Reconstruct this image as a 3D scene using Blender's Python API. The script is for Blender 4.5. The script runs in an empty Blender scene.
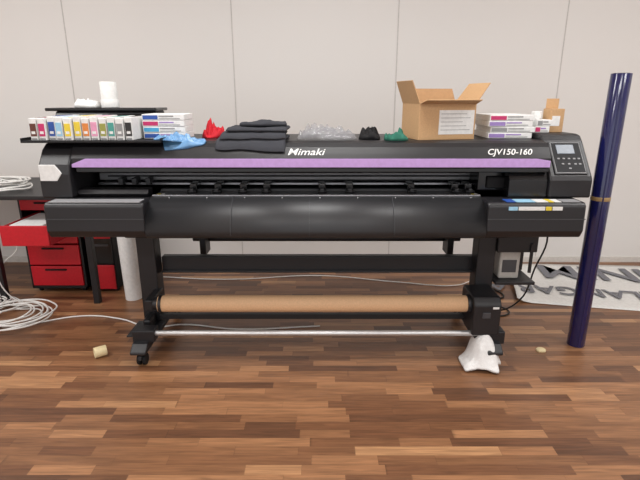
import bpy, bmesh, math, random
from mathutils import Vector, Matrix, noise
random.seed(4)
sc=bpy.context.scene
col=sc.collection
try: sc.view_settings.view_transform='Standard'
except Exception: pass

# ---------------- materials ----------------
def srgb(c):
    return tuple(((v/255)/12.92 if v/255<=.04045 else ((v/255+.055)/1.055)**2.4) for v in c)+(1,)
def mat(name,c,rough=.5,metal=0,bump=0,bscale=60,trans=0,alpha=1,coat=0,var=.06,spec=.5):
    m=bpy.data.materials.new(name); m.use_nodes=True
    nt=m.node_tree; b=nt.nodes['Principled BSDF']
    b.inputs['Roughness'].default_value=rough; b.inputs['Metallic'].default_value=metal
    b.inputs['Transmission Weight'].default_value=trans; b.inputs['Alpha'].default_value=alpha
    b.inputs['Coat Weight'].default_value=coat
    b.inputs['Specular IOR Level'].default_value=spec
    col4=srgb(c)
    tc=nt.nodes.new('ShaderNodeTexCoord'); n=nt.nodes.new('ShaderNodeTexNoise'); n.inputs['Scale'].default_value=bscale
    nt.links.new(tc.outputs['Object'],n.inputs['Vector'])
    r=nt.nodes.new('ShaderNodeValToRGB')
    r.color_ramp.elements[0].position=.3; r.color_ramp.elements[1].position=.7
    r.color_ramp.elements[0].color=tuple(v*(1-var) for v in col4[:3])+(1,)
    r.color_ramp.elements[1].color=tuple(min(1,v*(1+var)) for v in col4[:3])+(1,)
    nt.links.new(n.outputs['Fac'],r.inputs['Fac']); nt.links.new(r.outputs['Color'],b.inputs['Base Color'])
    if bump:
        bp=nt.nodes.new('ShaderNodeBump'); bp.inputs['Strength'].default_value=bump; bp.inputs['Distance'].default_value=.002
        nt.links.new(n.outputs['Fac'],bp.inputs['Height']); nt.links.new(bp.outputs['Normal'],b.inputs['Normal'])
    return m
M={}
M['black']=mat('black_plastic',(26,25,28),.42,bump=.15,bscale=400)
M['black2']=mat('black_gloss',(16,16,18),.2)
M['matte']=mat('black_matte',(19,18,20),.7,spec=.3)
M['frame']=mat('black_powdercoat',(24,23,26),.45,bump=.1,bscale=500)
M['apron']=mat('platen_dark',(38,38,40),.42,bump=.05,bscale=300)
M['alu']=mat('aluminium',(165,165,168),.35,1)
M['rail']=mat('rail_grey',(135,135,137),.45,.2)
M['steel']=mat('steel_tube',(205,205,205),.35,.8)
M['purple']=mat('lilac_strip',(190,154,212),.4)
M['kraft']=mat('kraft_tube',(212,172,132),.65,bump=.1,bscale=120)
M['card']=mat('cardboard',(194,156,114),.8,bump=.2,bscale=150)
M['cardin']=mat('cardboard_inside',(168,130,92),.85)
M['white']=mat('white_plastic',(224,224,222),.45)
M['paper']=mat('white_paper',(228,228,226),.8)
M['grey']=mat('light_grey_plastic',(140,140,142),.5)
M['dgrey']=mat('dark_grey',(62,62,65),.5)
M['red']=mat('red_plastic',(190,24,38),.4)
M['redcloth']=mat('red_fabric',(196,28,42),.85)
M['greycloth']=mat('charcoal_fabric',(62,63,68),.95,bump=.8,bscale=400,spec=.2)
M['blueplastic']=mat('blue_plastic_film',(98,146,190),.35,coat=.2)
M['clear']=mat('clear_film',(170,170,174),.12,alpha=.32,coat=.5)
M['navy']=mat('navy_film',(24,26,78),.16,coat=.5)
M['tape']=mat('tan_tape',(160,132,90),.5)
M['cream']=mat('cream_tape',(222,204,160),.6)
M['screen']=mat('lcd_screen',(74,84,98),.3)
M['green']=mat('green_fabric',(36,104,86),.8)
M['rag']=mat('white_rag_cloth',(214,212,210),.9,bump=.5,bscale=200)
M['cable']=mat('white_cable_pvc',(218,216,212),.5)
M['bcable']=mat('black_cable_pvc',(20,20,20),.5)
M['bottle']=mat('translucent_bottle',(170,166,160),.35)
M['banner']=mat('banner_vinyl',(216,214,210),.5)
M['bannertext']=mat('banner_print',(112,112,118),.6)
for k,c in dict(mag=(190,40,100),blue=(40,80,160),cyan=(70,160,205),yel=(228,202,60),org=(215,130,60),olv=(150,150,70),teal=(70,150,140),gry=(140,140,140),blk=(35,30,30),brn=(95,50,38),lilac=(150,125,185),lc=(150,195,220),pink=(220,150,180)).items():
    M[k]=mat('label_'+k,c,.4)

# ---------------- helpers ----------------
def parent(name,loc=(0,0,0)):
    e=bpy.data.objects.new(name,None); e.location=loc; e.empty_display_size=.1; col.objects.link(e); return e
def link(name,me,m,par=None,smooth=False,bevel=0,seg=2):
    o=bpy.data.objects.new(name,me); col.objects.link(o)
    if m is not None: me.materials.append(M[m] if isinstance(m,str) else m)
    if smooth:
        for p in me.polygons: p.use_smooth=True
    if bevel:
        b=o.modifiers.new('bev','BEVEL'); b.width=bevel; b.segments=seg; b.limit_method='ANGLE'; b.angle_limit=math.radians(35)
    if par is not None:
        o.parent=par; o.matrix_parent_inverse=Matrix.Translation(-Vector(par.location))
    return o
def mesh(name,v,f,m,par=None,smooth=False,bevel=0,mx=None,seg=2):
    me=bpy.data.meshes.new(name)
    if mx is not None: v=[mx@Vector(p) for p in v]
    me.from_pydata([tuple(p) for p in v],[],f)
    bm=bmesh.new(); bm.from_mesh(me); bmesh.ops.recalc_face_normals(bm,faces=bm.faces); bm.to_mesh(me); bm.free()
    return link(name,me,m,par,smooth,bevel,seg)
def box(name,x0,x1,y0,y1,z0,z1,m,par=None,bevel=.003,mx=None):
    v=[(x,y,z) for x in(x0,x1) for y in(y0,y1) for z in(z0,z1)]
    f=[(0,1,3,2),(4,6,7,5),(0,4,5,1),(2,3,7,6),(0,2,6,4),(1,5,7,3)]
    return mesh(name,v,f,m,par,False,bevel,mx)
def prism(name,prof,x0,x1,m,par=None,bevel=.004,smooth=False,seg=2):
    n=len(prof)
    v=[(x0,p[0],p[1]) for p in prof]+[(x1,p[0],p[1]) for p in prof]
    f=[tuple(range(n)),tuple(range(n,2*n))]+[(i,(i+1)%n,n+(i+1)%n,n+i) for i in range(n)]
    return mesh(name,v,f,m,par,smooth,bevel,seg=seg)
def cyl(name,p1,p2,r,m,par=None,n=32,r2=None,bevel=.0015,hollow=0):
    p1=Vector(p1);p2=Vector(p2);d=(p2-p1);L=d.length;q=d.to_track_quat('Z','Y').to_matrix()
    r2=r if r2 is None else r2
    v=[];f=[]
    for k,(z,rr) in enumerate(((0,r),(L,r2))):
        for i in range(n):
            a=2*math.pi*i/n; v.append(p1+q@Vector((rr*math.cos(a),rr*math.sin(a),z)))
    for i in range(n): f.append((i,(i+1)%n,n+(i+1)%n,n+i))
    if hollow:
        for k,z in enumerate((0,L)):
            for i in range(n):
                a=2*math.pi*i/n; v.append(p1+q@Vector((hollow*math.cos(a),hollow*math.sin(a),z)))
        for i in range(n):
            j=(i+1)%n
            f.append((2*n+i,2*n+j,3*n+j,3*n+i)); f.append((i,j,2*n+j,2*n+i)); f.append((n+i,n+j,3*n+j,3*n+i))
    else: f+= [tuple(range(n)),tuple(range(n,2*n))]
    o=mesh(name,v,f,m,par,False,bevel)
    for p in o.data.polygons:
        if len(p.vertices)==4 and not(hollow and abs(p.normal.dot(d.normalized()))>.9): p.use_smooth=True
    return o
def tube(name,pts,r,m,par=None,cyc=False):
    cu=bpy.data.curves.new(name,'CURVE'); cu.dimensions='3D'; cu.bevel_depth=r; cu.bevel_resolution=3; cu.resolution_u=6
    s=cu.splines.new('BEZIER'); s.bezier_points.add(len(pts)-1)
    for b,p in zip(s.bezier_points,pts):
        b.co=p; b.handle_left_type='AUTO'; b.handle_right_type='AUTO'
    s.use_cyclic_u=cyc
    return link(name,cu,m,par)
def text(name,s,size,loc,rot,m,par=None,shear=0,ext=.0008,offset=0):
    cu=bpy.data.curves.new(name,'FONT'); cu.body=s; cu.size=size; cu.shear=shear; cu.extrude=ext; cu.offset=offset
    o=link(name,cu,m,par); o.location=loc; o.rotation_euler=rot
    return o
def heap(name,cx,cy,a,b,h,m,surf,par=None,seed=0,amp=.5,fs=14,nr=34,na=96,power=3,edge=.14,hang=0,rot=0,smooth=True,thick=.004):
    v=[];f=[]
    for i in range(nr+1):
        r=i/nr
        for k in range(na):
            t=2*math.pi*k/na
            R=1+edge*2*noise.noise(Vector((math.cos(t)*1.6,math.sin(t)*1.6,seed*7.3)))
            sx=math.copysign(abs(math.cos(t))**.6,math.cos(t)); sy=math.copysign(abs(math.sin(t))**.6,math.sin(t))
            lx=a*r*sx*R; ly=b*r*sy*R
            x=cx+lx*math.cos(rot)-ly*math.sin(rot); y=cy+lx*math.sin(rot)+ly*math.cos(rot)
            d=noise.voronoi(Vector((x*fs,y*fs*1.3,seed)))[0]
            n=(d[1]-d[0])*.9+noise.noise(Vector((x*fs*.6,y*fs*.6,seed+3)))*.8+noise.noise(Vector((x*fs*3,y*fs*3,seed)))*.25
            hh=max(0,1-r**power)**.5
            z=surf(x,y)+thick*(1 if i<nr else 0)+h*hh*max(.12,(1-amp*.5+amp*n*.8))
            v.append((x,y,z))
    for i in range(nr):
        for k in range(na):
            k2=(k+1)%na
            f.append((i*na+k,i*na+k2,(i+1)*na+k2,(i+1)*na+k))
    f.append(tuple(nr*na+k for k in range(na)))
    o=mesh(name,v,f,m,par,smooth)
    bm=bmesh.new(); bm.from_mesh(o.data); bmesh.ops.remove_doubles(bm,verts=bm.verts,dist=1e-6); bm.to_mesh(o.data); bm.free()
    return o
def sheet(name,cx,cy,hx,hy,off,th,m,surf,par,rot=0,seed=0,wr=.006,nx=60,ny=40,skew=0):
    """one folded fabric layer: rounded-edge slab that follows the surface below"""
    v=[];f=[]
    for side in (0,1):
        for j in range(ny+1):
            for i in range(nx+1):
                s=2*i/nx-1; t=2*j/ny-1
                ex=1+.03*noise.noise(Vector((t*2.,seed,.3))); ey=1+.05*noise.noise(Vector((s*2.,seed,1.3)))
                lx=hx*s*ex+skew*t; ly=hy*t*ey
                x=cx+lx*math.cos(rot)-ly*math.sin(rot); y=cy+lx*math.sin(rot)+ly*math.cos(rot)
                e=min(1,(1-max(abs(s),abs(t)))*9); rr=(1-(1-e)**2)**.5
                w=wr*(noise.noise(Vector((x*9,y*14,seed)))+.4*noise.noise(Vector((x*30,y*30,seed))))
                base=surf(x,y)+off+th*.5
                v.append((x,y,base+(th*.5*rr+max(0,w*rr+wr*.4) if side else -th*.5*rr)))
    W=nx+1; n1=W*(ny+1)
    for j in range(ny):
        for i in range(nx):
            a=j*W+i; f.append((a,a+W,a+W+1,a+1)); f.append((n1+a,n1+a+1,n1+a+W+1,n1+a+W))
    ring=[i for i in range(W)]+[j*W+nx for j in range(1,ny+1)]+[ny*W+i for i in range(nx-1,-1,-1)]+[j*W for j in range(ny-1,0,-1)]
    for a,b in zip(ring,ring[1:]+ring[:1]): f.append((a,b,n1+b,n1+a))
    return mesh(name,v,f,m,par,True)

# ---------------- room ----------------
WY=3.84; X0,X1=-4.0,4.0; YB=-3.2; CH=2.8
wallm=mat('painted_panel',(218,214,210),.55,bump=.05,bscale=200,var=.012)
ceil=mat('ceiling_white',(232,232,232),.8,var=.02)
seam=mat('panel_joint',(192,187,183),.6)
fm=bpy.data.materials.new('strip_parquet'); fm.use_nodes=True; nt=fm.node_tree; N=nt.nodes.new; L=nt.links.new
bs=nt.nodes['Principled BSDF']
def math_(op,a,b=None,c=None):
    n=N('ShaderNodeMath'); n.operation=op
    for i,q in enumerate((a,b,c)):
        if q is None: continue
        if isinstance(q,(int,float)): n.inputs[i].default_value=q
        else: L(q,n.inputs[i])
    return n.outputs[0]
tc=N('ShaderNodeTexCoord'); sp=N('ShaderNodeSeparateXYZ'); L(tc.outputs['Object'],sp.inputs[0])
ry=math_('DIVIDE',sp.outputs['Y'],.050); row=math_('FLOOR',ry); fy=math_('FRACT',ry)
w1=N('ShaderNodeTexWhiteNoise'); w1.noise_dimensions='1D'; L(row,w1.inputs['W'])
rx0=math_('ADD',math_('DIVIDE',sp.outputs['X'],.35),math_('MULTIPLY',w1.outputs['Value'],19.))
rx=math_('ADD',rx0,math_('MULTIPLY',math_('SINE',math_('ADD',math_('MULTIPLY',rx0,2.3),math_('MULTIPLY',w1.outputs['Value'],50.))),.33))
cell=math_('FLOOR',rx); fx=math_('FRACT',rx)
cb=N('ShaderNodeCombineXYZ'); L(row,cb.inputs[0]); L(cell,cb.inputs[1])
w2=N('ShaderNodeTexWhiteNoise'); w2.noise_dimensions='3D'; L(cb.outputs[0],w2.inputs['Vector'])
rp=N('ShaderNodeValToRGB'); e=rp.color_ramp.elements
e[0].position=0; e[0].color=srgb((92,61,42)); e[1].position=1; e[1].color=srgb((172,129,91))
for p,c in ((.2,(110,73,49)),(.45,(125,86,58)),(.7,(140,98,67)),(.88,(154,110,76))):
    x=e.new(p); x.color=srgb(c)
L(w2.outputs['Value'],rp.inputs['Fac'])
gv=N('ShaderNodeCombineXYZ'); L(math_('MULTIPLY',sp.outputs['X'],2.5),gv.inputs[0]); L(math_('MULTIPLY',sp.outputs['Y'],38.),gv.inputs[1]); L(math_('MULTIPLY',w2.outputs['Value'],30.),gv.inputs[2])
gn=N('ShaderNodeTexNoise'); gn.inputs['Scale'].default_value=2.2; gn.inputs['Detail'].default_value=6; gn.inputs['Distortion'].default_value=.8; L(gv.outputs[0],gn.inputs['Vector'])
gr=N('ShaderNodeMapRange'); gr.inputs['From Min'].default_value=.3; gr.inputs['From Max'].default_value=.7; gr.inputs['To Min'].default_value=.66; gr.inputs['To Max'].default_value=1.22; L(gn.outputs['Fac'],gr.inputs['Value'])
g1=math_('MINIMUM',math_('MULTIPLY',fy,20.),1.); g2=math_('MINIMUM',math_('MULTIPLY',fx,100.),1.)
gap=math_('ADD',math_('MULTIPLY',math_('MULTIPLY',g1,g2),.35),.65)
tot=math_('MULTIPLY',gap,gr.outputs[0])
vm=N('ShaderNodeVectorMath'); vm.operation='SCALE'; L(rp.outputs['Color'],vm.inputs[0]); L(tot,vm.inputs['Scale']); L(vm.outputs[0],bs.inputs['Base Color'])
bs.inputs['Roughness'].default_value=.38; bs.inputs['Specular IOR Level'].default_value=.5
bp=N('ShaderNodeBump'); bp.inputs['Strength'].default_value=.15; bp.inputs['Distance'].default_value=.001; L(tot,bp.inputs['Height']); L(bp.outputs[0],bs.inputs['Normal'])

box('floor',X0,X1,YB,WY,-.1,0,fm,bevel=0)
box('wall_back',X0,X1,WY,WY+.1,-.1,CH,wallm,bevel=0)
box('wall_left',X0-.1,X0,YB,WY+.1,-.1,CH,wallm,bevel=0)
box('wall_right',X1,X1+.1,YB,WY+.1,-.1,CH,wallm,bevel=0)
box('ceiling',X0-.1,X1+.1,YB,WY+.1,CH,CH+.1,ceil,bevel=0)
box('baseboard_back',X0,X1,WY-.012,WY,0,.05,mat('skirting',(205,200,194),.5),bevel=.002)
for i,x in enumerate((-3.09,-1.88,-.648,.575,1.81,3.03)):
    box('trim_%d'%(i+1),x-.0035,x+.0035,WY-.003,WY,.05,CH,seam,bevel=0)

# ---------------- printer ----------------
P=parent('large_format_printer',(0,2.5,0))
ZT=1.13
hood=[(2.285,1.010),(2.27,1.012),(2.27,1.056),(2.283,1.075),(2.305,1.105),(2.33,1.122),(2.365,ZT),(2.82,ZT),(2.84,1.11),(2.84,1.0),(2.6,.99)]
prism('hood',hood,-1.17,1.085,'black',P,.003)
v=[];zz0,zz1=1.015,1.055
xs=[-1.165,-1.10,1.02,1.08]
tp=[1.030,zz1,zz1,1.045]
for y in(2.262,2.2705):
    for x,t in zip(xs,tp): v.append((x,y,t))
    for x in xs: v.append((x,y,zz0))
f=[]
for i in range(3):
    f+= [(i,i+1,5+i,4+i),(8+i,9+i,13+i,12+i),(i,i+1,9+i,8+i),(4+i,5+i,13+i,12+i)]
f+=[(0,4,12,8),(3,7,15,11)]
mesh('lilac_strip',v,f,'purple',P,bevel=.001)
box('window_rim',-1.15,1.08,2.268,2.30,.992,1.010,'black2',P,.002)
box('interior_back',-1.17,1.09,2.62,2.84,.70,1.0,'dgrey',P)
box('carriage_rail',-1.15,1.06,2.50,2.58,.918,.954,'rail',P,.003)
box('rail_lower',-1.15,1.06,2.47,2.52,.896,.908,'alu',P,.002)
box('rail_upper_beam',-1.15,1.06,2.52,2.60,.965,.985,'dgrey',P,.003)
box('encoder_belt',-1.1,1.0,2.485,2.489,.936,.943,'matte',P,0)
box('interior_floor',-1.17,1.09,2.3,2.64,.70,.868,'matte',P)
box('platen',-.81,.775,2.295,2.50,.866,.875,'dgrey',P,.002)
box('platen_edge',-.81,.775,2.288,2.300,.866,.879,'alu',P,.001)
ap=[(2.33,.868),(2.30,.876),(2.265,.870),(2.23,.855),(2.20,.833),(2.175,.803),(2.158,.768),(2.15,.733),(2.152,.71),(2.165,.697),(2.20,.690),(2.33,.69)]
o=prism('front_apron',ap,-.812,.772,'apron',P,0)
for p in o.data.polygons:
    if len(p.vertices)==4: p.use_smooth=True
for i,x in enumerate((-.415,-.05,.345)):
    q=[(a-.0012,b+.0012) for a,b in ap[1:10]]+[(a+.002,b-.002) for a,b in reversed(ap[1:10])]
    prism('apron_joint_%d'%i,q,x-.001,x+.001,'dgrey',P,0)
for i in range(9):
    x=-.72+i*.18
    cyl('apron_screw_%d'%i,(x,2.262,.868),(x,2.258,.873),.0028,'grey',P,10,bevel=0)
for i,u in enumerate((196,220,245,268,322,349,409,452,465)):
    x=(u-320)/481*2.46
    box('pinch_block_%d'%i,x-.018,x+.018,2.38,2.46,.885,.918,'black2',P,.004)
    box('pinch_arm_%d'%i,x-.010,x+.010,2.34,2.40,.880,.9,'black',P,.003)
    cyl('pinch_roller_%d'%i,(x-.022,2.35,.884),(x+.022,2.35,.884),.009,'matte',P,16)
for i,x in enumerate((-1.02,-.95,-.88)):
    box('belt_clip_%d'%i,x-.012,x+.012,2.44,2.5,.9,.935,'dgrey',P)
box('heater_strip',-.81,.775,2.42,2.46,.874,.882,'dgrey',P,.001)
box('carriage',.78,1.04,2.36,2.6,.885,.985,'black2',P,.008)
box('carriage_cap',.82,1.0,2.345,2.40,.90,.96,'matte',P,.006)
prism('service_cover_right',[(2.27,.868),(2.27,.955),(2.30,1.0),(2.34,1.0),(2.34,.868)],.90,1.085,'black2',P,.004)
prism('service_cover_left',[(2.30,.868),(2.285,.885),(2.30,.905),(2.36,.905),(2.36,.868)],-1.17,-.83,'black',P,.004)
for nm,a,b in(('lower_box_left',-1.268,-.812),('lower_box_right',.772,1.222)):
    prism(nm,[(2.15,.735),(2.155,.853),(2.17,.868),(2.8,.868),(2.8,.70),(2.2,.70),(2.17,.70)],a,b,'black',P,.008,seg=3)
box('ledge_left',-1.25,-.83,2.165,2.235,.866,.871,'grey',P,.002)
box('lower_groove_left',-1.266,-.813,2.150,2.155,.79,.793,'dgrey',P,0)
box('lower_groove_right',.773,1.223,2.150,2.155,.79,.793,'dgrey',P,0)
box('under_beam',-1.1,1.1,2.4,2.78,.66,.70,'frame',P,.004)
endp=[(2.25,.872),(2.25,.955),(2.262,.975),(2.395,1.128),(2.42,1.15),(2.45,1.157),(2.80,1.157),(2.84,1.13),(2.84,.872)]
prism('end_module_right',endp,1.085,1.285,'black',P,.008,seg=3)
endl=[(2.24,.872),(2.24,.985),(2.25,1.03),(2.30,1.095),(2.34,1.12),(2.80,1.125),(2.84,1.10),(2.84,.872)]
prism('end_module_left',endl,-1.315,-1.17,'black',P,.008,seg=3)
v=[(-1.308,2.236,1.03),(-1.308,2.236,.955),(-1.23,2.236,.955),(-1.205,2.236,.99),(-1.235,2.236,1.03)]
n5=len(v)
mesh('left_facet',v+[(a,2.247,c) for a,b,c in v],[tuple(range(n5)),tuple(range(n5,2*n5))]+[(i,(i+1)%n5,n5+(i+1)%n5,n5+i) for i in range(n5)],'white',P,bevel=.002)
p0=Vector((1.185,2.262,.975)); p1=Vector((1.185,2.395,1.128)); up=(p1-p0).normalized(); nrm=Vector((0,-up.z,up.y))
cen=(p0+p1)/2
R=Matrix((( 1,up.x,nrm.x,cen.x),(0,up.y,nrm.y,cen.y),(0,up.z,nrm.z,cen.z),(0,0,0,1)))
M['panelface']=mat('panel_face_black',(24,24,27),.6,spec=.3)
box('panel_bezel',-.075,.080,-.095,.092,0,.006,'black',P,.006,mx=R)
box('panel_outline',-.068,.073,-.088,.085,.004,.0072,'grey',P,.003,mx=R)
box('panel_face',-.065,.070,-.085,.082,.006,.0085,'panelface',P,.002,mx=R)
box('panel_screen',-.045,.040,.018,.070,.008,.010,'screen',P,.001,mx=R)
for i,(bx,by) in enumerate([(-.045,-.01),(-.02,-.01),(.005,-.01),(.03,-.01),(-.03,-.04),(0,-.04),(.03,-.04),(0,-.065),(.052,-.01),(.052,-.04)]):
    box('panel_button_%d'%i,bx-.006,bx+.006,by-.004,by+.004,.008,.011,'grey',P,.002,mx=R)
for i,(a,b,mm) in enumerate([(.86,.90,'blue'),(.905,.99,'lc'),(.995,1.05,'white'),(1.055,1.075,'yel'),(1.08,1.11,'white'),(1.12,1.20,'grey')]):
    box('sticker_%d'%i,a,b,2.168,2.232,.868,.8705,mm,P,0)
for i,(a,b,c,d,mm) in enumerate([(.865,.905,.838,.866,'lc'),(.91,1.03,.838,.866,'white'),(1.035,1.06,.838,.866,'yel'),(1.065,1.11,.838,.866,'white')]):
    box('sticker_front_%d'%i,a,b,2.1495,2.157,c-.004,d-.016,mm,P,0)
for i,(x,mm) in enumerate(((-.795,'yel'),(-.775,'white'),(.74,'yel'),(.755,'white'))):
    box('warning_label_%d'%i,x,x+.014,2.30,2.33,.875,.8775,mm,P,0)
tilt=math.atan2(.030,.022)
text('logo_text','Mimaki',.05,(-.155,2.2795,1.071),(tilt,0,0),'white',P,shear=.3,offset=.0002).scale=(1.2,1,1)
text('model_text','CJV150-160',.043,(.785,2.2795,1.073),(tilt,0,0),'white',P,shear=.3,offset=.0004)
for sx,nm in((-1,'left'),(1,'right')):
    xc=-.92 if sx<0 else .885
    box('column_'+nm,xc-.05,xc+.045,2.42,2.52,.13,.70,'frame',P,.006)
    box('column_top_'+nm,xc-.08,xc+.08,2.36,2.72,.64,.70,'frame',P,.006)
    prism('foot_'+nm,[(2.16,.095),(2.20,.125),(2.40,.150),(2.60,.150),(2.85,.12),(2.88,.085),(2.16,.08)],xc-.04,xc+.04,'frame',P,.006)
    box('column_gusset_'+nm,xc-.02,xc+.02,2.32,2.42,.14,.20,'frame',P,.01)
    for k,y in enumerate((2.21,2.84)):
        cyl('caster_stem_%s_%d'%(nm,k),(xc,y,.06),(xc,y,.09),.012,'dgrey',P,12)
        for q in(-.014,.014):
            cyl('caster_wheel_%s_%d_%d'%(nm,k,q>0),(xc+q-.009,y+.01,.031),(xc+q+.009,y+.01,.031),.031,'matte',P,24,bevel=.004)
        prism('caster_hood_%s_%d'%(nm,k),[(y-.03,.04),(y-.025,.062),(y,.072),(y+.03,.066),(y+.035,.04),(y+.02,.045),(y,.05)],xc-.008,xc+.008,'black',P,.001)
box('cross_beam',-.87,.86,2.50,2.55,.405,.495,'frame',P,.006)
box('cross_beam_lip',-.87,.86,2.485,2.50,.405,.418,'frame',P,.003)
box('lower_bar',-.86,.80,2.36,2.39,.186,.214,'frame',P,.004)
cyl('front_steel_rod',(-.935,2.25,.161),(.90,2.25,.161),.0145,'steel',P,24)
cyl('take_up_core',(-.835,2.30,.305),(.79,2.30,.305),.043,'kraft',P,48,hollow=.034)
cyl('core_flange_left',(-.86,2.30,.305),(-.83,2.30,.305),.036,'black',P,32)
cyl('core_cone_left',(-.83,2.30,.305),(-.815,2.30,.305),.048,'black',P,32)
box('take_up_arm_left',-.90,-.86,2.27,2.45,.275,.335,'frame',P,.006)
prism('take_up_motor',[(2.22,.16),(2.22,.33),(2.25,.365),(2.42,.365),(2.44,.34),(2.44,.16)],.775,.915,'black',P,.01,seg=3)
cyl('core_cone_right',(.757,2.30,.305),(.78,2.30,.305),.049,'black',P,32)
box('motor_switch',.82,.86,2.214,2.222,.26,.29,'dgrey',P,.002)
box('motor_label',.87,.90,2.217,2.222,.31,.32,'white',P,0)
box('motor_under',.80,.90,2.24,2.44,.12,.17,'frame',P,.005)
box('rod_clamp_left',-.965,-.85,2.225,2.30,.12,.185,'frame',P,.006)
box('rod_clamp_right',.85,.95,2.225,2.30,.11,.18,'frame',P,.006)
box('tray_plate_left',-1.0,-.85,2.24,2.42,.140,.15,'frame',P,.003)
for x in(-.70,.78):
    box('rear_bracket_%d'%(x>0),x-.018,x+.018,2.74,2.86,.42,.70,'frame',P,.004)
cyl('rear_roll_bar',(-.78,2.84,.50),(.86,2.84,.50),.018,'frame',P,20)
box('waste_bracket',.93,1.14,2.40,2.62,.55,.66,'frame',P,.005)
box('waste_backplate',.94,1.16,2.60,2.615,.38,.66,'frame',P,.003)
box('waste_tray',.93,1.14,2.38,2.61,.375,.392,'frame',P,.003)
prism('waste_bottle',[(2.43,.392),(2.43,.55),(2.46,.575),(2.56,.575),(2.58,.55),(2.58,.392)],.96,1.07,'bottle',P,.012,seg=3)
cyl('waste_bottle_cap',(1.015,2.5,.572),(1.015,2.5,.60),.028,'matte',P,20)
box('waste_bottle_label',.975,1.05,2.4275,2.431,.43,.50,'dgrey',P,0)
box('waste_hook',1.10,1.115,2.39,2.40,.44,.6,'frame',P,.001)
tube('waste_hose',[(1.015,2.5,.6),(1.03,2.48,.65),(1.06,2.5,.69)],.008,'bcable',P)
tube('power_lead',[(1.22,2.6,.72),(1.29,2.62,.58),(1.27,2.68,.36),(1.23,2.75,.12),(1.12,2.82,.02),(1.02,2.9,.006),(.95,3.0,.006)],.005,'bcable',P)
box('shelf_tray',-1.385,-.735,2.26,2.76,1.128,1.137,'matte',P,.002)
for a in(-1.385,-.739): box('shelf_tray_lip_%d'%(a>-1),a,a+.004,2.26,2.76,1.128,1.15,'matte',P,.001)

# ---------------- things on top ----------------
def surf(x,y):
    if x>1.085 and y>2.42: return 1.158
    if -1.385<x<-.735 and y>2.26: return 1.138
    pts=[(2.25,1.0),(2.262,1.02),(2.268,1.06),(2.305,1.106),(2.33,1.123),(2.365,ZT)]
    if y>=2.365: return ZT+.0005
    for (a,b),(c,d) in zip(pts,pts[1:]):
        if y<=c: return b+(d-b)*max(0,(y-a))/(c-a)+.002
    return ZT
C=parent('ink_cartridge_row',(-1.1,2.4,1.137))
cols=['brn','mag','blue','lc','yel','yel','org','pink','olv','teal','gry','blk']
for i,k in enumerate(cols):
    x=-1.345+i*.0398; y=2.285+random.uniform(-.008,.008); h=.104+random.uniform(-.004,.006)
    mx=Matrix.Translation((x,y,1.1375))@Matrix.Rotation(random.uniform(-.03,.03),4,'Z')
    box('body_%d'%i,0,.034,0,.26,0,h,'white',C,.003,mx=mx)
    box('label_%d'%i,.003,.031,-.0015,.002,.020,h-.024,k,C,0,mx=mx)
    box('barcode_%d'%i,.008,.025,-.0022,.001,.03,.042,'paper',C,0,mx=mx)
    box('cap_%d'%i,.004,.029,-.003,.01,.003,.012,'gry',C,.001,mx=mx)
    box('top_label_%d'%i,.004,.029,.05,.20,h-.0005,h+.001,k,C,0,mx=mx)
B=parent('ink_supply_case',(-1.15,2.65,1.137))
prism('case_body',[(2.57,1.138),(2.57,1.22),(2.60,1.262),(2.75,1.262),(2.75,1.138)],-1.38,-.86,'black',B,.006)
box('case_lid',-1.43,-.85,2.585,2.78,1.262,1.278,'black2',B,.005)
for i in range(4): box('case_slot_%d'%i,-1.35+i*.12,-1.26+i*.12,2.5665,2.572,1.15,1.21,'dgrey',B,.001)
prism('case_wing',[(2.56,1.225),(2.57,1.245),(2.62,1.255),(2.62,1.225)],-1.10,-.87,'black2',B,.003)
T=parent('paper_towel_roll',(-1.12,2.68,1.28))
cyl('roll',(-1.125,2.68,1.2785),(-1.125,2.68,1.41),.042,'paper',T,40,hollow=.018)
cyl('loose_sheet',(-1.122,2.677,1.279),(-1.123,2.677,1.32),.046,'paper',T,40,hollow=.0435)
heap('crumpled_paper',-1.245,2.68,.06,.06,.045,'paper',lambda x,y:1.279,seed=3,amp=.8,fs=25,edge=.1)
def cartons(name,x0,x1,y0,d,z0,n,h,labels,rotj=.05,jx=.008):
    E=parent(name,((x0+x1)/2,y0,z0)); z=z0
    for i in range(n):
        mx=Matrix.Translation(((x0+x1)/2+random.uniform(-jx,jx),y0,z))@Matrix.Rotation(random.uniform(-rotj,rotj),4,'Z')
        w=(x1-x0)/2
        box('carton_%d'%i,-w,w,0,d,0,h-.001,'paper',E,.002,mx=mx)
        a=labels[i%len(labels)]
        box('band_%d'%i,-w+.004,-w*.25,-.001,.001,.004,h-.006,a,E,0,mx=mx)
        box('stripe_%d'%i,-w*.2,w*.5,-.001,.001,h*.55,h*.75,'gry' if i%2 else 'lilac',E,0,mx=mx)
        box('print_%d'%i,-w*.2,w*.8,-.001,.001,h*.2,h*.32,'gry',E,0,mx=mx)
        z+=h
    return E
cartons('ink_carton_stack',-.858,-.655,2.385,.165,1.138,4,.029,['blue','cyan','mag','blue'],.02,.003)
cartons('ink_carton_stack',.855,1.075,2.48,.26,1.1315,4,.029,['lilac','gry','lilac','mag'],.03)
cartons('ink_carton_stack',1.09,1.165,2.50,.2,1.159,2,.032,['mag','gry'],.03)
heap('blue_plastic_bag',-.665,2.330,.125,.034,.034,'blueplastic',surf,seed=5,amp=1.1,fs=30,edge=.06,rot=.05,thick=.003)
heap('red_cloth',-.555,2.56,.062,.06,.072,'redcloth',surf,seed=9,amp=1.3,fs=34,rot=.3,edge=.1,power=4)
G=parent('folded_cloth',(-.31,2.42,1.13))
sheet('layer_1',-.325,2.41,.165,.125,.000,.018,'greycloth',surf,G,rot=-.04,seed=2,wr=.004)
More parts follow.
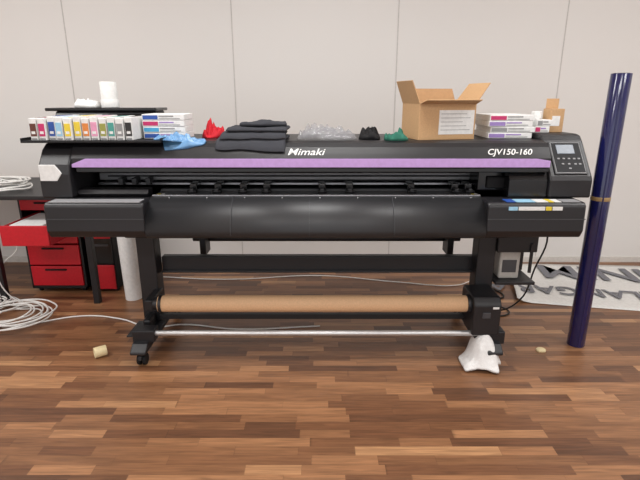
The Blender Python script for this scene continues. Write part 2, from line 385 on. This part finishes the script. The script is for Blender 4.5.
sheet('layer_2',-.32,2.425,.155,.115,.0225,.018,'greycloth',surf,G,rot=.03,seed=5,wr=.004)
sheet('layer_3',-.30,2.435,.145,.10,.045,.016,'greycloth',surf,G,rot=-.02,seed=8,wr=.006)
sheet('layer_4',-.28,2.45,.115,.08,.066,.014,'greycloth',surf,G,rot=.10,seed=11,wr=.012)
heap('clear_plastic_bag',.03,2.47,.150,.09,.066,'clear',surf,seed=31,amp=1.2,fs=26,edge=.05)
heap('green_cloth',.372,2.40,.055,.045,.038,'green',surf,seed=41,amp=1.2,fs=36,edge=.05,power=5)
heap('black_cloth',.25,2.46,.052,.06,.05,'matte',surf,seed=45,amp=1.1,fs=30,edge=.05,power=5)
K=parent('cardboard_box',(.585,2.52,1.13))
mx=Matrix.Translation((.598,2.52,1.1315))@Matrix.Rotation(math.radians(12),4,'Z')
w,d,h,t=.148,.112,.17,.004
box('base',-w,w,-d,d,0,t,'card',K,0,mx=mx)
box('side_front',-w,w,-d,-d+t,t,h,'card',K,.001,mx=mx)
box('side_back',-w,w,d-t,d,t,h,'card',K,.001,mx=mx)
box('side_left',-w,-w+t,-d+t,d-t,t,h,'card',K,.001,mx=mx)
box('side_right',w-t,w,-d+t,d-t,t,h,'card',K,.001,mx=mx)
def flap(nm,edge,ang,length,width,rz,m='card'):
    m2=mx@Matrix.Translation(edge)@Matrix.Rotation(rz,4,'Z')@Matrix.Rotation(ang,4,'X')
    tp=.008
    v=[(-width,-t/2,0),(width,-t/2,0),(width-tp,-t/2,length),(-width+tp,-t/2,length)]
    v+=[(a,t/2,c) for a,b,c in v]
    mesh(nm,v,[(0,1,2,3),(4,5,6,7),(0,1,5,4),(1,2,6,5),(2,3,7,6),(3,0,4,7)],m,K,mx=m2)
R_=math.radians
flap('flap_front',(0,-d+t/2,h),R_(75),.07,w,0,'card')
flap('flap_back',(0,d-t/2,h),R_(-25),.08,w,0,'cardin')
flap('flap_left',(-w+t/2,0,h),R_(22),.115,d,R_(-90),'card')
flap('flap_right',(w-t/2,0,h),R_(36),.12,d,R_(90),'card')
box('shipping_label',-.045,.14,-d-.001,-d+.0005,.025,.14,'paper',K,0,mx=mx)
for i in range(5): box('label_line_%d'%i,-.035,.12-.02*(i%3),-d-.0016,-d-.0008,.045+i*.019,.0475+i*.019,'gry',K,0,mx=mx)
S=parent('small_carton',(1.21,2.58,1.158))
box('carton_body',1.175,1.245,2.53,2.62,1.158,1.275,'card',S,.002)
box('carton_flap',1.178,1.243,2.60,2.604,1.275,1.325,'card',S,.001)
box('carton_label',1.185,1.225,2.5293,2.5305,1.19,1.24,'paper',S,0)
S=parent('tape_roll',(1.13,2.58,1.223))
cyl('ring',(1.125,2.58,1.2235),(1.125,2.58,1.262),.026,'white',S,32,hollow=.014)
# ---------------- navy film roll ----------------
F=parent('vinyl_film_roll',(1.443,2.43,0))
cyl('roll',(1.438,2.43,0),(1.442,2.43,1.44),.046,'navy',F,48,hollow=.036,bevel=.001)
cyl('core',(1.438,2.43,0.001),(1.442,2.43,1.442),.036,'matte',F,48,hollow=.030)
cyl('tape_band',(1.4405,2.43,.825),(1.4405,2.43,.845),.0468,'tape',F,48,hollow=.0455)
box('film_edge',1.425,1.431,2.382,2.386,.01,1.42,'navy',F,.001)
# ---------------- banner ----------------
V=parent('vinyl_banner',(2.1,3.2,0))
v=[];f=[];nx,ny=40,16
for j in range(ny+1):
    for i in range(nx+1):
        s,t_=i/nx,j/ny
        x=1.33+1.9*s+.10*t_+.05*math.sin(3*t_); y=3.00+.80*t_-.36*s*(1-t_*.65)
        z=.004+.010*max(0,noise.noise(Vector((x*2.2,y*3,1.2))))
        if s<.05: z+=.03*(1-s/.05)**2
        v.append((x,y,z))
for j in range(ny):
    for i in range(nx):
        a=j*(nx+1)+i; f.append((a,a+1,a+nx+2,a+nx+1))
o=mesh('sheet',v,f,'banner',V,True); sm=o.modifiers.new('s','SOLIDIFY'); sm.thickness=.0015
text('banner_print_large','XMINIM',.40,(3.15,3.52,.016),(0,0,math.pi-.14),'bannertext',V,ext=.0005,offset=.008)
text('banner_print_small','GARIMULLANGAR A',.21,(3.12,2.98,.016),(0,0,math.pi-.19),'bannertext',V,ext=.0005,offset=.003)
# ---------------- left background ----------------
D=parent('desk',(-2.3,3.3,0))
box('desktop',-3.2,-1.45,2.95,3.7,.715,.74,'black',D,.004)
for x in(-3.15,-2.12,-1.5):
    for y in(3.0,3.62): box('leg_%d_%d'%(abs(x)*10,y*10),x-.02,x+.02,y-.02,y+.02,0,.715,'frame',D,.003)
D=parent('drawer_cabinet',(-1.85,3.4,0))
cx0,cx1=-2.04,-1.65
box('side_a',cx0,cx0+.015,3.18,3.58,.03,.68,'black',D,.002)
box('side_b',cx1-.015,cx1,3.18,3.58,.03,.68,'black',D,.002)
box('top',cx0,cx1,3.18,3.58,.68,.70,'black',D,.002)
box('bottom',cx0,cx1,3.18,3.58,.03,.05,'black',D,.002)
box('back',cx0,cx1,3.57,3.58,.03,.70,'black',D,.001)
for i,(a,b) in enumerate(((.055,.20),(.21,.355),(.365,.44),(.60,.675))):
    box('drawer_front_%d'%i,cx0+.018,cx1-.018,3.168,3.185,a,b,'red',D,.005)
    box('drawer_box_%d'%i,cx0+.02,cx1-.02,3.185,3.55,a+.005,b-.01,'red',D,.002)
    box('drawer_handle_%d'%i,cx0+.12,cx1-.12,3.158,3.17,b-.03,b-.018,'matte',D,.003)
y0,y1=2.86,3.3; za,zb=.445,.575; xa,xb=-1.97,-1.675
box('open_drawer_front',xa,xb,y0-.012,y0,za,zb,'red',D,.005)
box('open_drawer_floor',xa,xb,y0,y1,za,za+.006,'red',D,0)
box('open_drawer_side_a',xa,xa+.006,y0,y1,za+.006,zb-.01,'red',D,0)
box('open_drawer_side_b',xb-.006,xb,y0,y1,za+.006,zb-.01,'red',D,0)
box('open_drawer_paper',xa+.02,xb-.02,y0+.01,y1-.03,za+.006,zb-.03,'paper',D,.002)
box('open_drawer_paper_b',xa+.04,xb-.05,y0+.03,y1-.08,zb-.03,zb-.005,'paper',D,.002)
for x in(cx0+.04,cx1-.04):
    for y in(3.22,3.54): cyl('wheel_%d_%d'%(abs(x)*100,y*100),(x-.01,y,.016),(x+.01,y,.016),.016,'matte',D,16)
D=parent('computer_tower',(-1.58,3.4,0))
box('case',-1.63,-1.445,3.2,3.6,.012,.44,'matte',D,.006)
box('front_panel',-1.625,-1.45,3.188,3.2,.02,.20,'red',D,.004)
box('front_upper',-1.625,-1.45,3.188,3.2,.21,.43,'black2',D,.004)
box('front_upper_trim',-1.625,-1.45,3.185,3.19,.395,.42,'red',D,.001)
box('drive_slot',-1.61,-1.47,3.184,3.19,.34,.355,'dgrey',D,.001)
for i in range(4): box('foot_%d'%i,-1.625+.14*(i%2),-1.595+.14*(i%2),3.22+.3*(i//2),3.25+.3*(i//2),0,.012,'matte',D,.001)
W=parent('paper_roll',(-1.31,3.08,0))
cyl('roll',(-1.285,3.08,0.0),(-1.30,3.08,.66),.056,'paper',W,40,hollow=.03)
def coil(name,cx,cy,z,r,turns,m,seed,rad=.004,sq=.7):
    random.seed(seed); pts=[]
    n=turns*8
    for i in range(n):
        a=i/8*2*math.pi; rr=r*(1+.28*math.sin(i*.37+seed)+random.uniform(-.08,.08))
        pts.append((cx+rr*math.cos(a)+.04*math.sin(i*.11),cy+rr*sq*math.sin(a),z+rad+random.uniform(0,.02)+.0006*i))
    return tube(name,pts,rad,m)
coil('cable_coil',-1.93,2.74,.0,.19,9,'cable',3,.005,.85)
coil('cable_coil',-2.2,2.90,.0,.15,8,'cable',8,.005,.8)
coil('cable_coil',-2.15,3.16,.741,.16,11,'cable',5,.006,.7)
tube('floor_cable',[(-2.1,2.62,.006),(-1.8,2.66,.006),(-1.5,2.78,.006),(-1.25,2.74,.006),(-1.0,2.62,.006),(-.85,2.66,.006),(-.5,2.6,.006),(0,2.64,.006)],.0045,'cable')
tube('network_cable',[(-2.15,3.0,.006),(-2.12,3.02,.25),(-2.0,3.04,.40),(-2.14,3.05,.55)],.004,'cable')
tube('network_cable',[(-2.3,2.86,.74),(-2.26,2.84,.6),(-2.05,2.83,.30),(-2.0,2.86,.12),(-1.9,2.9,.01)],.004,'cable')
tube('network_cable',[(-1.4,3.5,.005),(-.7,3.42,.005),(0,3.5,.005),(.6,3.36,.005),(1.0,3.3,.005),(1.15,3.4,.005)],.004,'cable')
tube('power_cable',[(.9,3.05,.005),(1.0,2.85,.006),(1.1,2.78,.005),(1.22,2.84,.006),(1.15,3.0,.006),(1.28,3.1,.006),(1.2,3.3,.006)],.005,'bcable')
q=parent('power_strip',(1.05,3.02,0))
box('strip_body',.93,1.2,2.99,3.04,.0,.04,'white',q,.005)
for i in range(4): cyl('socket_%d'%i,(.965+i*.065,3.015,.04),(.965+i*.065,3.015,.042),.018,'grey',q,16,bevel=0)
q=parent('masking_tape_roll',(-1.17,2.32,0))
cyl('ring',(-1.20,2.28,.028),(-1.15,2.315,.028),.028,'cream',q,32,hollow=.015)
heap('wood_chip',1.21,2.355,.024,.02,.014,'cream',lambda x,y:0,seed=6)
def ragsurf(x,y):
    s=1/(1+math.exp(-(y-2.165)/.018)); t=1/(1+math.exp((abs(x-.845)-.060)/.014))
    fold=.5+.5*math.sin(x*95+y*20)
    return .004+.155*s*t+.018*fold*(1-abs(2*s-1))
heap('cleaning_rag',.825,2.20,.092,.085,.016,'rag',ragsurf,seed=14,amp=.9,fs=30,edge=.2,nr=60,na=140)

# ---------------- lights ----------------
def area(name,loc,rot,sx,sy,p,c=(1,1,1)):
    l=bpy.data.lights.new(name,'AREA'); l.shape='RECTANGLE'; l.size=sx; l.size_y=sy; l.energy=p; l.color=c
    o=bpy.data.objects.new(name,l); o.location=loc; o.rotation_euler=rot; col.objects.link(o)
for i,(x,y) in enumerate(((-2.4,1.9),(.0,1.9),(2.4,1.9),(-2.4,-.8),(0,-.8),(2.4,-.8))):
    area('ceiling_light_%d'%i,(x,y,CH-.02),(0,0,0),1.2,.6,36 if x>-1 else 42,(1,.99,.975))
w=bpy.data.worlds.new('world'); sc.world=w; w.use_nodes=True
w.node_tree.nodes['Background'].inputs[0].default_value=(.97,.98,1,1); w.node_tree.nodes['Background'].inputs[1].default_value=1.3
# ---------------- camera ----------------
cd=bpy.data.cameras.new('camera'); cd.lens=481/640*36; cd.sensor_width=36; cd.clip_start=.05
co=bpy.data.objects.new('camera',cd); co.location=(0,0,1.33); co.rotation_euler=(math.radians(73.5),0,0); col.objects.link(co)
sc.camera=co
